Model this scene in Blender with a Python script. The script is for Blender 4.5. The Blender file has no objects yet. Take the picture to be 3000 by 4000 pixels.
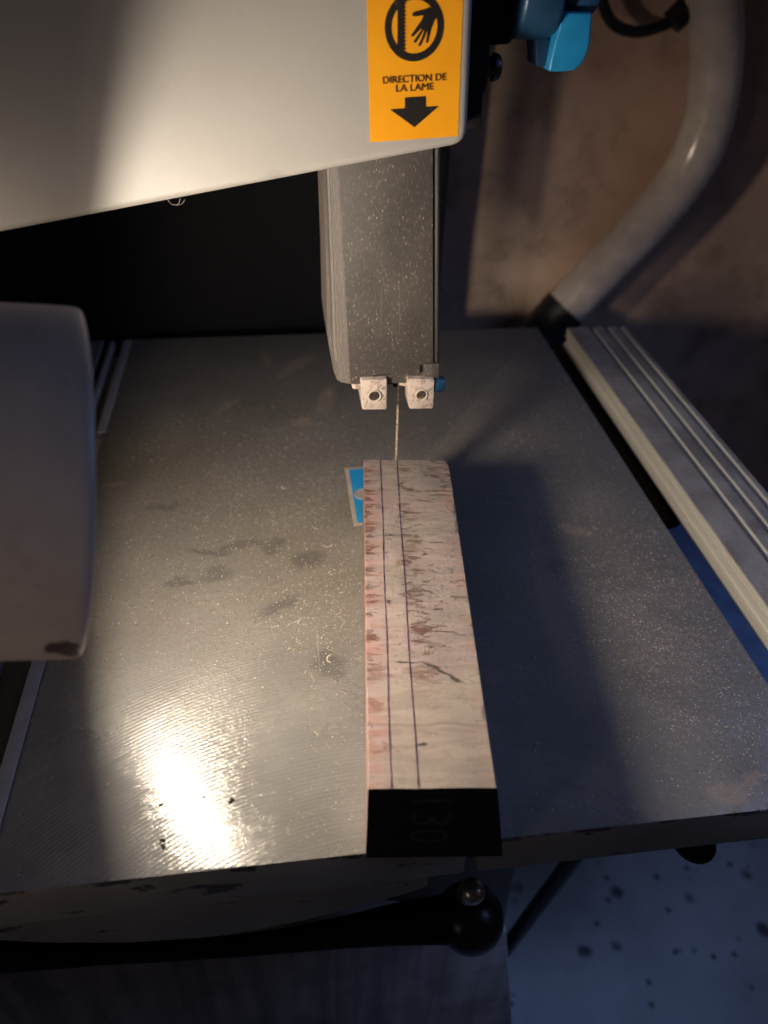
import bpy, bmesh, math, random
from mathutils import Vector, Matrix
random.seed(7)
sc = bpy.context.scene
COL = sc.collection
S = 0.25            # one working unit is 25 cm (the height of the lens over the saw table)

# ------------------------------------------------------------------ camera
F = 3010.0
CX = Vector((0.99148306, -0.12699467, 0.02887372))    # lens right
CD = Vector((-0.0567111, -0.6205772, -0.78209193))    # lens down
CF = Vector((0.11723988, 0.77379344, -0.62249379))    # lens forward
EYE = Vector((0, 0, 1.0))
cam = bpy.data.cameras.new('camera')
cam.sensor_fit = 'VERTICAL'; cam.sensor_height = 36.0; cam.lens = 36.0 * F / 4000.0
cam.clip_start = 0.01; cam.clip_end = 50
cam.dof.use_dof = True; cam.dof.focus_distance = 1.22 * S; cam.dof.aperture_fstop = 8.5
co = bpy.data.objects.new('camera', cam); COL.objects.link(co)
m = Matrix((CX, -CD, -CF)).transposed().to_4x4(); m.translation = EYE * S
co.matrix_world = m
sc.camera = co

# ------------------------------------------------------------------ world, lamps, exposure
w = bpy.data.worlds.new('World'); sc.world = w; w.use_nodes = True
bg = w.node_tree.nodes['Background']
bg.inputs[0].default_value = (1.0, 0.72, 0.58, 1); bg.inputs[1].default_value = 0.009
sc.view_settings.view_transform = 'Standard'; sc.view_settings.look = 'None'
sc.view_settings.exposure = 0.0; sc.view_settings.gamma = 1.0

def area(name, loc, target, size, power, color):
    l = bpy.data.lights.new(name, 'AREA'); l.shape = 'RECTANGLE'
    l.size, l.size_y = size[0] * S, size[1] * S
    l.energy = power; l.color = color
    o = bpy.data.objects.new(name, l); COL.objects.link(o)
    o.location = Vector(loc) * S
    o.rotation_euler = (Vector(target) - Vector(loc)).to_track_quat('-Z', 'Y').to_euler()
    return o
# dim blue daylight from a window on the right
wl = area('window_daylight', (3.2, 0.45, 2.1), (0.85, 0.45, -0.7), (1.3, 1.3), 0.60, (0.31, 0.47, 1.0))
wl.data.spread = math.radians(80)
# weak warm room light behind and left of the photographer
area('room_light', (-2.0, -0.95, 0.75), (-0.42, 0.70, 0.42), (0.6, 0.6), 0.048, (1.0, 0.82, 0.72)).data.spread = math.radians(34)

# unseen warm fill light, added only to brighten the wall and hose
area('wall_fill_light', (-1.0, 0.92, 0.52), (1.55, 2.7, 0.45), (0.16, 0.16), 0.062, (1.0, 0.80, 0.64)).data.spread = math.radians(50)
VIEWL = Vector((-0.2506, 0.7874, -0.5632))
LAMP_N = Vector((0.93932, 0.23469, -0.25018))      # the mouth of the lamp faces right, a little down
LAMP_C = Vector((-0.2409, 0.7371, 0.4733))
BULB_STRENGTH = 245.0

# ------------------------------------------------------------------ helpers
def ray(px, py):
    return CX * (px - 1500) + CD * (py - 2000) + CF * F
def ony(px, py, y):
    r = ray(px, py); return EYE + r * ((y - EYE.y) / r.y)
def onz(px, py, z=0.0):
    r = ray(px, py); return EYE + r * ((z - EYE.z) / r.z)

class MB:
    def __init__(s): s.v = []; s.f = []
    def add(s, vs, fs):
        b = len(s.v); s.v += [Vector(v) for v in vs]; s.f += [tuple(i + b for i in f) for f in fs]; return s
    def box(s, lo, hi):
        x0, y0, z0 = lo; x1, y1, z1 = hi
        return s.add([(x0,y0,z0),(x1,y0,z0),(x1,y1,z0),(x0,y1,z0),(x0,y0,z1),(x1,y0,z1),(x1,y1,z1),(x0,y1,z1)],
                     [(3,2,1,0),(4,5,6,7),(0,1,5,4),(1,2,6,5),(2,3,7,6),(3,0,4,7)])
    def loops(s, rings, cap0=True, cap1=True, closed=True):
        n = len(rings[0]); vs = [p for r in rings for p in r]; fs = []
        for i in range(len(rings) - 1):
            for j in range(n if closed else n - 1):
                k = (j + 1) % n
                fs.append((i*n+j, i*n+k, (i+1)*n+k, (i+1)*n+j))
        if cap0: fs.append(tuple(range(n - 1, -1, -1)))
        if cap1: fs.append(tuple((len(rings)-1)*n + j for j in range(n)))
        return s.add(vs, fs)
    def prism(s, poly, d):               # poly: list of 3D points, extruded by vector d
        d = Vector(d); return s.loops([[Vector(p) for p in poly], [Vector(p) + d for p in poly]])
    def tube(s, path, radii, n=16, caps=True):
        path = [Vector(p) for p in path]
        if not hasattr(radii, '__len__'): radii = [radii] * len(path)
        rings = []; up = Vector((0.137, 0.31, 0.94)).normalized()
        for i, p in enumerate(path):
            t = (path[min(i+1, len(path)-1)] - path[max(i-1, 0)]).normalized()
            a = t.cross(up).normalized(); b = t.cross(a).normalized()
            rings.append([p + (a*math.cos(2*math.pi*k/n) + b*math.sin(2*math.pi*k/n))*radii[i] for k in range(n)])
        return s.loops(rings, caps, caps)
    def lathe(s, o, ax, prof, n=48, closed_prof=False):   # prof: (along, radius)
        o = Vector(o); ax = Vector(ax).normalized()
        a = ax.orthogonal().normalized(); b = ax.cross(a)
        rings = [[o + ax*h + (a*math.cos(2*math.pi*k/n) + b*math.sin(2*math.pi*k/n))*max(r, 1e-5) for k in range(n)] for h, r in prof]
        if closed_prof: rings.append(rings[0]); return s.loops(rings, False, False)
        return s.loops(rings)
    def xform(s, M):
        s.v = [M @ v for v in s.v]; return s

def spline(pts, n=8):
    pts = [Vector(p) for p in pts]; out = []
    for i in range(len(pts) - 1):
        p0, p1, p2, p3 = pts[max(i-1,0)], pts[i], pts[i+1], pts[min(i+2,len(pts)-1)]
        for k in range(n):
            t = k / n
            out.append(0.5*((2*p1) + (p2-p0)*t + (2*p0-5*p1+4*p2-p3)*t*t + (3*p1-p0-3*p2+p3)*t**3))
    return out + [pts[-1]]

ORG = {}
def tag(o, label=None, cat=None, group=None, kind=None):
    for k, v in (('label', label), ('category', cat), ('group', group), ('kind', kind)):
        if v: o[k] = v
    return o
def empty(name, loc, label, cat):
    o = bpy.data.objects.new(name, None); COL.objects.link(o)
    o.empty_display_size = 0.02; o.location = Vector(loc) * S; ORG[o] = Vector(loc)
    return tag(o, label, cat)
def obj(name, mb, mat, parent=None, org=None, bevel=0, seg=2, smooth=True, ang=35, bang=30):
    base = ORG[parent] if parent is not None else Vector(org if org is not None else (0, 0, 0))
    me = bpy.data.meshes.new(name)
    me.from_pydata([((v - base) * S)[:] for v in mb.v], [], mb.f)
    bm = bmesh.new(); bm.from_mesh(me)
    bmesh.ops.remove_doubles(bm, verts=bm.verts, dist=1e-7)
    bmesh.ops.recalc_face_normals(bm, faces=bm.faces)
    if bevel:
        es = [e for e in bm.edges if len(e.link_faces) == 2 and e.calc_face_angle(0) > math.radians(bang)]
        bmesh.ops.bevel(bm, geom=es, offset=bevel*S, segments=seg, profile=0.5, affect='EDGES', clamp_overlap=True)
    bm.to_mesh(me); bm.free()
    if smooth:
        for p in me.polygons: p.use_smooth = True
        me.set_sharp_from_angle(angle=math.radians(ang))
    me.materials.append(mat)
    o = bpy.data.objects.new(name, me); COL.objects.link(o)
    if parent is not None: o.parent = parent
    else: o.location = base * S
    ORG[o] = base
    return o

# ------------------------------------------------------------------ materials
class NT:
    def __init__(s, name, off=(0, 0, 0), rot=(0, 0, 0)):
        s.m = bpy.data.materials.new(name); s.m.use_nodes = True
        s.t = s.m.node_tree; s.n = s.t.nodes; s.l = s.t.links
        s.b = s.n['Principled BSDF']
        tc = s.n.new('ShaderNodeTexCoord'); mp = s.n.new('ShaderNodeMapping')
        mp.inputs['Scale'].default_value = (1/S,)*3; mp.inputs['Location'].default_value = off
        s.l.new(tc.outputs['Object'], mp.inputs['Vector']); s.p = mp.outputs[0]
    def put(s, sock, v):
        if isinstance(v, bpy.types.NodeSocket): s.l.new(v, sock)
        elif hasattr(v, '__len__') and len(v) == 3 and sock.type == 'RGBA': sock.default_value = (*v, 1)
        else: sock.default_value = v
    def set(s, **k):
        for a, v in k.items(): s.put(s.b.inputs[a.replace('_', ' ')], v)
        return s
    def mapped(s, scale=(1,1,1), loc=(0,0,0), rot=(0,0,0), src=None):
        mp = s.n.new('ShaderNodeMapping'); s.l.new(src or s.p, mp.inputs[0])
        mp.inputs['Scale'].default_value = scale; mp.inputs['Location'].default_value = loc; mp.inputs['Rotation'].default_value = rot
        return mp.outputs[0]
    def noise(s, scale, detail=4, rough=0.55, vec=None, dist=0.0):
        n = s.n.new('ShaderNodeTexNoise'); s.l.new(vec or s.p, n.inputs['Vector'])
        n.inputs['Scale'].default_value = scale; n.inputs['Detail'].default_value = detail
        n.inputs['Roughness'].default_value = rough; n.inputs['Distortion'].default_value = dist
        return n.outputs[0]
    def vor(s, scale, vec=None, feat='F1', rnd=1.0, out=0):
        n = s.n.new('ShaderNodeTexVoronoi'); n.feature = feat; s.l.new(vec or s.p, n.inputs['Vector'])
        n.inputs['Scale'].default_value = scale; n.inputs['Randomness'].default_value = rnd
        return n.outputs[out]
    def math(s, op, a, b=0.0, clamp=False):
        n = s.n.new('ShaderNodeMath'); n.operation = op; n.use_clamp = clamp
        s.put(n.inputs[0], a); s.put(n.inputs[1], b); return n.outputs[0]
    def ramp(s, v, a, b, c=0.0, d=1.0):     # smooth remap
        n = s.n.new('ShaderNodeMapRange'); n.interpolation_type = 'SMOOTHSTEP'
        s.put(n.inputs[0], v); n.inputs[1].default_value = a; n.inputs[2].default_value = b
        n.inputs[3].default_value = c; n.inputs[4].default_value = d; return n.outputs[0]
    def mix(s, f, a, b):
        n = s.n.new('ShaderNodeMix'); n.data_type = 'RGBA'
        s.put(n.inputs[0], f); s.put(n.inputs[6], a); s.put(n.inputs[7], b); return n.outputs[2]
    def xyz(s, src=None):
        n = s.n.new('ShaderNodeSeparateXYZ'); s.l.new(src or s.p, n.inputs[0]); return n.outputs
    def spots(s, lst, wob=0.5, nscale=30, soft=0.25):   # lst: (centre, radii) ; returns a mask
        nz = s.math('SUBTRACT', s.noise(nscale, 4, 0.65), 0.5); nz = s.math('MULTIPLY', nz, wob * 2)
        res = None
        for c, r in lst:
            mp = s.mapped(scale=tuple(1/q for q in r), loc=tuple(-c[i]/r[i] for i in range(3)))
            ln = s.n.new('ShaderNodeVectorMath'); ln.operation = 'LENGTH'; s.l.new(mp, ln.inputs[0])
            d = s.ramp(s.math('ADD', ln.outputs['Value'], nz), 1 + soft, 1 - soft)
            res = d if res is None else s.math('MAXIMUM', res, d)
        return res
    def marks(s, lst, amt, sc_, soft, stretch=(1,1,1)):     # irregular marks on the XY plane: (x, y, rx, ry, turn)
        nz = s.n.new('ShaderNodeTexNoise'); s.l.new(s.mapped(scale=stretch), nz.inputs['Vector'])
        nz.inputs['Scale'].default_value = sc_; nz.inputs['Detail'].default_value = 7; nz.inputs['Roughness'].default_value = .72
        sb = s.n.new('ShaderNodeVectorMath'); sb.operation = 'SUBTRACT'; s.l.new(nz.outputs['Color'], sb.inputs[0]); sb.inputs[1].default_value = (.5,.5,.5)
        ml = s.n.new('ShaderNodeVectorMath'); ml.operation = 'MULTIPLY'; s.l.new(sb.outputs[0], ml.inputs[0]); ml.inputs[1].default_value = (amt, amt, 0)
        ad = s.n.new('ShaderNodeVectorMath'); ad.operation = 'ADD'; s.l.new(s.p, ad.inputs[0]); s.l.new(ml.outputs[0], ad.inputs[1])
        res = None
        for x, y, rx, ry, a in lst:
            v0 = s.mapped(loc=(-x, -y, 0), src=ad.outputs[0])
            v1 = s.mapped(rot=(0, 0, -math.radians(a)), src=v0)
            v2 = s.mapped(scale=(1/rx, 1/ry, 0), src=v1)
            ln = s.n.new('ShaderNodeVectorMath'); ln.operation = 'LENGTH'; s.l.new(v2, ln.inputs[0])
            d = s.ramp(ln.outputs['Value'], 1+soft, 1-soft)
            res = d if res is None else s.math('MAXIMUM', res, d)
        return res
    def bump(s, h, strength=0.3, dist=0.002, prev=None):
        n = s.n.new('ShaderNodeBump'); n.inputs['Strength'].default_value = strength
        n.inputs['Distance'].default_value = dist * S; s.put(n.inputs['Height'], h)
        if prev is not None: s.l.new(prev, n.inputs['Normal'])
        s.l.new(n.outputs[0], s.b.inputs['Normal']); return n.outputs[0]

def simple(name, col, rough=0.5, metal=0.0, var=0.12, nscale=18, bump=0.1, spec=0.5):
    t = NT(name); t.put(t.b.inputs['Specular IOR Level'], spec)
    v = t.ramp(t.noise(nscale, 5), 0.3, 0.7)
    t.set(Base_Color=t.mix(v, tuple(c*(1-var) for c in col), tuple(min(1, c*(1+var)) for c in col)), Roughness=rough, Metallic=metal)
    if bump: t.bump(t.noise(nscale*6, 3), bump, 0.004)
    return t.m

SAW_BASE = Vector((0.10, 1.35, -2.5))     # the saw stands on the floor here

def table_material():
    t = NT('milled_table_metal', SAW_BASE)
    # milling arcs, concentric about a point in front of the table
    c = t.mapped(loc=(-0.083, -0.097, 0)); x, y, z = t.xyz(c)
    r = t.math('SQRT', t.math('ADD', t.math('MULTIPLY', x, x), t.math('MULTIPLY', y, y)))
    wob = t.noise(3.0, 2)
    ph = t.math('ADD', t.math('MULTIPLY', r, 2*math.pi/0.0064), t.math('MULTIPLY', wob, 9.0))
    sn = t.math('SINE', ph)
    cutn = t.noise(1.0, 2, vec=None); 
    comb = t.n.new('ShaderNodeCombineXYZ'); t.l.new(t.math('MULTIPLY', r, 150), comb.inputs[0])
    ang = t.math('ARCTAN2', x, y); t.l.new(t.math('MULTIPLY', ang, 5), comb.inputs[1])
    streak = t.noise(1.0, 3, vec=comb.outputs[0])
    # dust lying on it
    px, py, pz = t.xyz()
    big = t.math('ADD', t.math('MULTIPLY', t.noise(2.6, 6, 0.62, dist=0.3), .72), t.math('MULTIPLY', t.noise(11, 5, 0.65, dist=0.6), .28))
    zone = t.math('ADD', t.ramp(py, 0.62, 1.12), t.math('MULTIPLY', t.ramp(px, 0.3, 0.6), 0.75))
    dust = t.ramp(t.math('ADD', t.math('MULTIPLY', zone, 0.52), big), 0.30, 1.18)
    grain = t.ramp(t.noise(210, 3, 0.7), 0.36, 0.66)
    grain2 = t.ramp(t.noise(85, 4, 0.7), 0.38, 0.62)
    dustg = t.math('MULTIPLY', dust, t.math('ADD', 0.14, t.math('MULTIPLY', t.math('MULTIPLY', grain, grain2), 1.5)), clamp=True)
    wiped = t.marks([(-.034,.990,.040,.017,35), (.022,1.108,.032,.020,30), (-.036,1.166,.016,.014,0), (-.052,1.148,.020,.012,-20),
                     (-.10,1.165,.055,.010,8), (-.165,1.15,.045,.008,-12), (.043,.850,.022,.030,40), (-.15,1.085,.030,.020,10), (-.22,1.07,.03,.012,0), (-.27,1.30,.045,.010,5)], .075, 22, .4)
    wiped = t.math('MAXIMUM', wiped, t.math('MULTIPLY', t.marks([(.60,.99,.05,.03,-25), (.66,.90,.05,.022,-30), (.58,.74,.07,.022,-35), (.50,1.05,.03,.015,10)], .14, 9, .6), .6))
    dustg = t.math('MULTIPLY', dustg, t.math('SUBTRACT', 1.0, t.math('MULTIPLY', wiped, 0.88)))
    tan = t.marks([(.101,1.713,.022,.070,-15), (.035,1.608,.026,.022,0), (-.381,1.392,.024,.010,8), (.603,.548,.034,.020,0), (.65,.565,.028,.010,10),
                   (-.05,1.95,.015,.05,10), (.03,1.90,.020,.09,-35), (.57,1.15,.035,.014,-30), (-.15,1.70,.012,.05,-40)], .05, 24, .4)
    tan = t.math('MULTIPLY', tan, 0.68)
    metal_c = t.mix(streak, (0.25,0.25,0.238), (0.38,0.375,0.355))
    metal_c = t.mix(t.ramp(t.noise(5, 5), .35, .7), t.mix(0.35, metal_c, (0.10,0.10,0.095)), metal_c)
    dust_c = t.mix(t.noise(120, 2), (0.11,0.09,0.065), (0.24,0.195,0.14))
    base = t.mix(dustg, metal_c, dust_c)
    base = t.mix(tan, base, (0.33,0.26,0.19))
    base = t.mix(t.math('MULTIPLY', wiped, .48), base, (0.05,0.05,0.046))
    sc2 = t.ramp(t.noise(1.0, 2, vec=t.mapped(scale=(150, 3.0, 1), rot=(0, 0, .9))), .72, .76)
    sc3 = t.ramp(t.noise(1.0, 2, vec=t.mapped(scale=(190, 2.0, 1), loc=(3, 1, 0), rot=(0, 0, .08))), .70, .74)
    base = t.mix(t.math('MULTIPLY', t.math('MAXIMUM', sc2, sc3), .35), base, (0.50,0.47,0.42))
    cover = t.math('MAXIMUM', dustg, tan)
    film = t.math('ADD', 0.04, t.math('MULTIPLY', dust, 0.55))       # a dull film below the loose grains
    base = t.mix(t.math('MULTIPLY', film, t.math('SUBTRACT', 1.0, cover)), base, t.mix(t.ramp(t.noise(6, 6, .65, dist=.5), .38, .62), (0.070,0.055,0.042), (0.125,0.100,0.075)))
    met = t.math('SUBTRACT', 1.0, t.math('MAXIMUM', cover, film), clamp=True)
    t.set(Base_Color=base, Metallic=t.math('MULTIPLY', met, 0.40), Roughness=t.math('ADD', 0.155, t.math('MULTIPLY', t.math('MAXIMUM', cover, t.math('MULTIPLY', film, 1.3), clamp=True), 0.5)))
    t.put(t.b.inputs['Specular IOR Level'], t.math('SUBTRACT', 0.22, t.math('MULTIPLY', cover, 0.12)))
    cb_ = t.n.new('ShaderNodeCombineXYZ'); t.l.new(t.math('SUBTRACT', x, .17), cb_.inputs[0]); t.l.new(y, cb_.inputs[1])
    nv_ = t.n.new('ShaderNodeVectorMath'); nv_.operation = 'NORMALIZE'; t.l.new(cb_.outputs[0], nv_.inputs[0])
    t.l.new(nv_.outputs[0], t.b.inputs['Tangent'])          # spreads reflections across the arcs, centre shifted sideways to steer the glare
    t.put(t.b.inputs['Anisotropic'], t.math('SUBTRACT', 1.0, t.math('MAXIMUM', cover, film), clamp=True))
    # fine scratches along Y
    scr = t.ramp(t.noise(1.0, 2, vec=t.mapped(scale=(230, 2.2, 1))), 0.73, 0.77)
    fade = t.math('MULTIPLY', t.math('SUBTRACT', 1.0, t.math('MULTIPLY', dust, 0.75)), t.math('MULTIPLY', t.ramp(px, .30, .16, .25, 1.0), t.ramp(t.noise(4, 3), .3, .62, .35, 1.0)))
    n1 = t.bump(t.math('MULTIPLY', t.math('ADD', sn, t.math('MULTIPLY', streak, 1.5)), fade), 0.15, 0.0012)
    n2 = t.bump(t.math('SUBTRACT', t.math('MULTIPLY', dustg, 1.0), t.math('MULTIPLY', scr, 0.3)), 0.22, 0.003, n1)
    return t.m

def apron_material():
    t = NT('chipped_grey_paint', SAW_BASE)
    x, y, z = t.xyz()
    col = t.mix(t.ramp(t.noise(9, 5), .3, .7), (0.14,0.132,0.12), (0.19,0.178,0.162))
    chip = t.ramp(t.math('ADD', t.noise(16, 5, .7, vec=t.mapped(scale=(1,1,2.2))), t.math('MULTIPLY', t.ramp(z, -0.018, 0.0), 0.14)), 0.63, 0.66)
    low = t.ramp(t.math('ADD', t.noise(12, 5, .7, vec=t.mapped(scale=(1,1,2.5))), t.math('MULTIPLY', t.spots([((-.40,.517,-.08),(.12,1,.02)), ((-.15,.517,-.05),(.10,1,.015))], .3), 0.13)), 0.66, 0.69)
    chip = t.math('MAXIMUM', chip, low)
    t.set(Base_Color=t.mix(chip, col, (0.035,0.03,0.028)), Roughness=0.55)
    t.bump(t.math('SUBTRACT', t.noise(60, 3), t.math('MULTIPLY', chip, 1.2)), 0.25, 0.004)
    return t.m

def paint_white():
    t = NT('white_powder_coat', SAW_BASE)
    col = t.mix(t.ramp(t.noise(3, 4), .35, .65), (0.31,0.297,0.272), (0.332,0.317,0.29))
    speck = t.ramp(t.noise(55, 3, .6), 0.745, 0.775)
    sm = t.spots([((-.045,1.12,.672),(.020,1,.006)), ((.0,1.12,.69),(.013,1,.006))], 1.2, 60, .6)
    col = t.mix(t.math('MULTIPLY', t.math('MAXIMUM', speck, sm), .35), col, (0.2,0.18,0.16))
    t.set(Base_Color=col, Roughness=0.48)
    n = t.bump(t.noise(110, 3, .5), 0.07, 0.004)
    t.bump(t.ramp(t.noise(120, 2), .68, .75), 0.12, 0.003, n)
    return t.m

def dusty_black(name, off, dens=1.0, base=(0.020,0.0185,0.017)):
    t = NT(name, off)
    x, y, z = t.xyz()
    big = t.noise(6, 5, .6)
    gr = t.ramp(t.noise(230, 3, .8, vec=t.mapped(scale=(1,1,.45), rot=(0,.35,0))), 0.52, 0.74)
    sp = t.ramp(t.vor(190, vec=t.mapped(scale=(1,1,.45), rot=(0,.35,0))), 0.24, 0.10)
    spm = t.math('MULTIPLY', sp, t.ramp(t.noise(24, 3), .36, .64))
    film = t.math('MULTIPLY', t.ramp(big, .36, .66), 0.09*dens)
    film = t.math('ADD', film, 0.05*dens)
    d = t.math('ADD', film, t.math('MULTIPLY', t.math('ADD', t.math('MULTIPLY', gr, .30), t.math('MULTIPLY', spm, .6)), dens), clamp=True)
    t.set(Base_Color=t.mix(d, base, (0.33,0.275,0.23)), Roughness=0.62)
    t.bump(d, 0.35, 0.004)
    return t.m

def wood_material(off=(0,0,0)):
    t = NT('stabilised_burl_wood', off)
    x, y, z = t.xyz()
    # everything is warped along a brushed cross-grain so that no mark has a clean outline
    st = t.mapped(scale=(1.0, 4.5, 2.0))
    n1 = t.noise(3.6, 6, .62, vec=st, dist=.6)
    n2 = t.noise(10, 7, .68, vec=st, dist=1.0)
    n3 = t.noise(34, 5, .7, vec=t.mapped(scale=(.55, 3.6, 1.5)), dist=.6)
    front = t.ramp(t.math('ADD', y, t.math('MULTIPLY', n1, .12)), .31, .20)
    pink = t.mix(t.ramp(n2, .34, .66), (0.228,0.168,0.150), (0.278,0.216,0.194))
    beige = t.mix(t.ramp(n2, .36, .64), (0.21,0.172,0.140), (0.272,0.229,0.187))
    grey = t.mix(t.ramp(n3, .4, .6), (0.165,0.14,0.127), (0.215,0.183,0.162))
    pf = t.math('ADD', n1, t.math('SUBTRACT', t.math('MULTIPLY', t.ramp(x, .055, .0), .22), t.math('MULTIPLY', front, .16)))
    col = t.mix(t.ramp(pf, .40, .62), beige, pink)
    gm = t.ramp(t.noise(5.5, 6, .62, vec=t.mapped(scale=(1,4.2,2), loc=(3,7,1)), dist=.8), .47, .66)
    col = t.mix(t.math('MULTIPLY', gm, t.math('SUBTRACT', .95, t.math('MULTIPLY', front, .75))), col, grey)
    col = t.mix(t.math('MULTIPLY', t.ramp(n3, .50, .66), .22), col, (0.17,0.12,0.095))
    wv = t.math('ADD', x, t.math('MULTIPLY', t.math('SUBTRACT', n2, .5), .05))
    red = t.math('MULTIPLY', t.ramp(t.noise(9, 6, .68, vec=t.mapped(scale=(1,3,1), loc=(1,2,0)), dist=.8), .44, .60), t.ramp(wv, .040, .004))
    col = t.mix(t.math('MULTIPLY', red, .5), col, (0.27,0.11,0.082))
    redr = t.math('MULTIPLY', t.ramp(t.noise(9, 5, .65, vec=t.mapped(scale=(1,3,1), loc=(5,2,0)), dist=.8), .46, .64), t.ramp(wv, .128, .158))
    col = t.mix(t.math('MULTIPLY', redr, .45), col, (0.31,0.135,0.10))
    # short dark flecks of figure: crowded along the left edge and right of the second pencil line
    fl = t.noise(20, 6, .68, vec=t.mapped(scale=(.8, 2.6, 1), loc=(2,5,0)), dist=1.1)
    c2 = t.math('SUBTRACT', t.math('ABSOLUTE', t.math('SUBTRACT', wv, .078)), .0)
    band = t.math('MAXIMUM', t.ramp(wv, .024, .004), t.math('MULTIPLY', t.ramp(c2, .030, .004), .8))
    band = t.math('MAXIMUM', band, t.math('MULTIPLY', t.ramp(y, .52, .64), t.math('MULTIPLY', t.ramp(wv, .09, .12), .8)))
    flk = t.ramp(t.math('ADD', fl, t.math('MULTIPLY', band, .12)), .61, .66)
    flk = t.math('MULTIPLY', flk, t.math('SUBTRACT', 1.0, t.math('MULTIPLY', front, .8)))
    col = t.mix(t.math('MULTIPLY', flk, t.ramp(n3, .35, .6, .45, .95)), col, t.mix(t.noise(12, 2), (0.105,0.036,0.022), (0.075,0.052,0.036)))
    pit = t.ramp(t.noise(75, 4, .7, vec=t.mapped(scale=(.6,1.7,1)), dist=.8), .585, .66)
    pit = t.math('MULTIPLY', pit, t.math('SUBTRACT', 1.0, t.math('MULTIPLY', front, .6)))
    col = t.mix(t.math('MULTIPLY', pit, .6), col, (0.10,0.07,0.055))
    def warped(lst, amt, sc_, soft):
        nz = t.n.new('ShaderNodeTexNoise'); t.l.new(t.mapped(scale=(.75, 1.5, 1)), nz.inputs['Vector'])
        nz.inputs['Scale'].default_value = sc_; nz.inputs['Detail'].default_value = 6; nz.inputs['Roughness'].default_value = .72
        sb = t.n.new('ShaderNodeVectorMath'); sb.operation = 'SUBTRACT'; t.l.new(nz.outputs['Color'], sb.inputs[0]); sb.inputs[1].default_value = (.5,.5,.5)
        ml = t.n.new('ShaderNodeVectorMath'); ml.operation = 'MULTIPLY'; t.l.new(sb.outputs[0], ml.inputs[0]); ml.inputs[1].default_value = (amt*1.3, amt*.75, 0)
        ad = t.n.new('ShaderNodeVectorMath'); ad.operation = 'ADD'; t.l.new(t.p, ad.inputs[0]); t.l.new(ml.outputs[0], ad.inputs[1])
        res = None
        for c, r in lst:
            mp = t.mapped(scale=(1/r[0], 1/r[1], 0), loc=(-c[0]/r[0], -c[1]/r[1], 0), src=ad.outputs[0])
            ln = t.n.new('ShaderNodeVectorMath'); ln.operation = 'LENGTH'; t.l.new(mp, ln.inputs[0])
            d = t.ramp(ln.outputs['Value'], 1+soft, 1-soft)
            res = d if res is None else t.math('MAXIMUM', res, d)
        return res
    sp = warped([((.072,.172),(.011,.013)), ((.090,.176),(.009,.006)), ((.012,.176),(.012,.012)), ((.012,.122),(.010,.008)),
                 ((.024,.055),(.012,.008)), ((.076,.515),(.014,.007)), ((.080,.44),(.011,.012)), ((.060,.40),(.012,.008)),
                 ((.078,.385),(.009,.012)), ((.012,.33),(.008,.005)), ((.077,.235),(.007,.004)), ((.004,.095),(.006,.004))], .075, 48, .3)
    col = t.mix(t.math('MULTIPLY', sp, .5), col, (0.10,0.052,0.030))
    cr = warped([((.068,.062),(.007,.0016)),  ((.036,.315),(.003,.004)), ((.110,.30),(.008,.0016)), ((.045,.47),(.012,.0014))], .022, 60, .5)
    col = t.mix(t.math('MULTIPLY', cr, .9), col, (0.035,0.026,0.022))
    ck = t.marks([(.106,.178,.030,.0022,-33), (.092,.189,.012,.0026,-20), (.122,.166,.009,.0034,-33), (.055,.196,.016,.0018,-4)], .010, 90, .45)
    col = t.mix(t.math('MULTIPLY', ck, .9), col, (0.032,0.024,0.02))
    ln = t.math('ABSOLUTE', t.math('SUBTRACT', t.math('ADD', y, t.math('MULTIPLY', t.noise(14, 3), .014)), .098))
    col = t.mix(t.math('MULTIPLY', t.ramp(ln, .004, .0), t.ramp(n2, .35, .6, .2, .75)), col, (0.15,0.115,0.09))
    t.set(Base_Color=col, Roughness=0.62); t.put(t.b.inputs['Specular IOR Level'], .3)
    curl = t.noise(46, 5, .66, vec=t.mapped(scale=(1.3, 1.8, 1.2)), dist=2.2)
    saw = t.noise(1, 2, vec=t.mapped(scale=(170, 26, 26)))
    cm = t.math('MULTIPLY', curl, t.math('SUBTRACT', 1.5, front))
    b1 = t.bump(t.math('ADD', cm, t.math('MULTIPLY', saw, .5)), .45, 0.0026)
    t.bump(t.math('SUBTRACT', 0, t.math('ADD', t.math('ADD', flk, cr), t.math('MULTIPLY', pit, .8))), .6, .003, b1)
    return t.m

def wall_material():
    t = NT('brown_stained_plaster')
    a = t.noise(2.2, 6, .6); b = t.noise(7, 5, .6)
    col = t.mix(t.ramp(a, .3, .7), (0.58,0.415,0.30), (0.76,0.57,0.44))
    col = t.mix(t.math('MULTIPLY', t.ramp(b, .45, .72), .75), col, (0.33,0.225,0.15))
    col = t.mix(t.math('MULTIPLY', t.ramp(t.noise(1.1, 3), .5, .7), .5), col, (0.68,0.43,0.34))
    col = t.mix(t.ramp(t.noise(9, 3), .70, .76), col, (0.16,0.11,0.07))
    t.set(Base_Color=col, Roughness=.9); t.bump(b, .35, .010)
    return t.m

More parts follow.
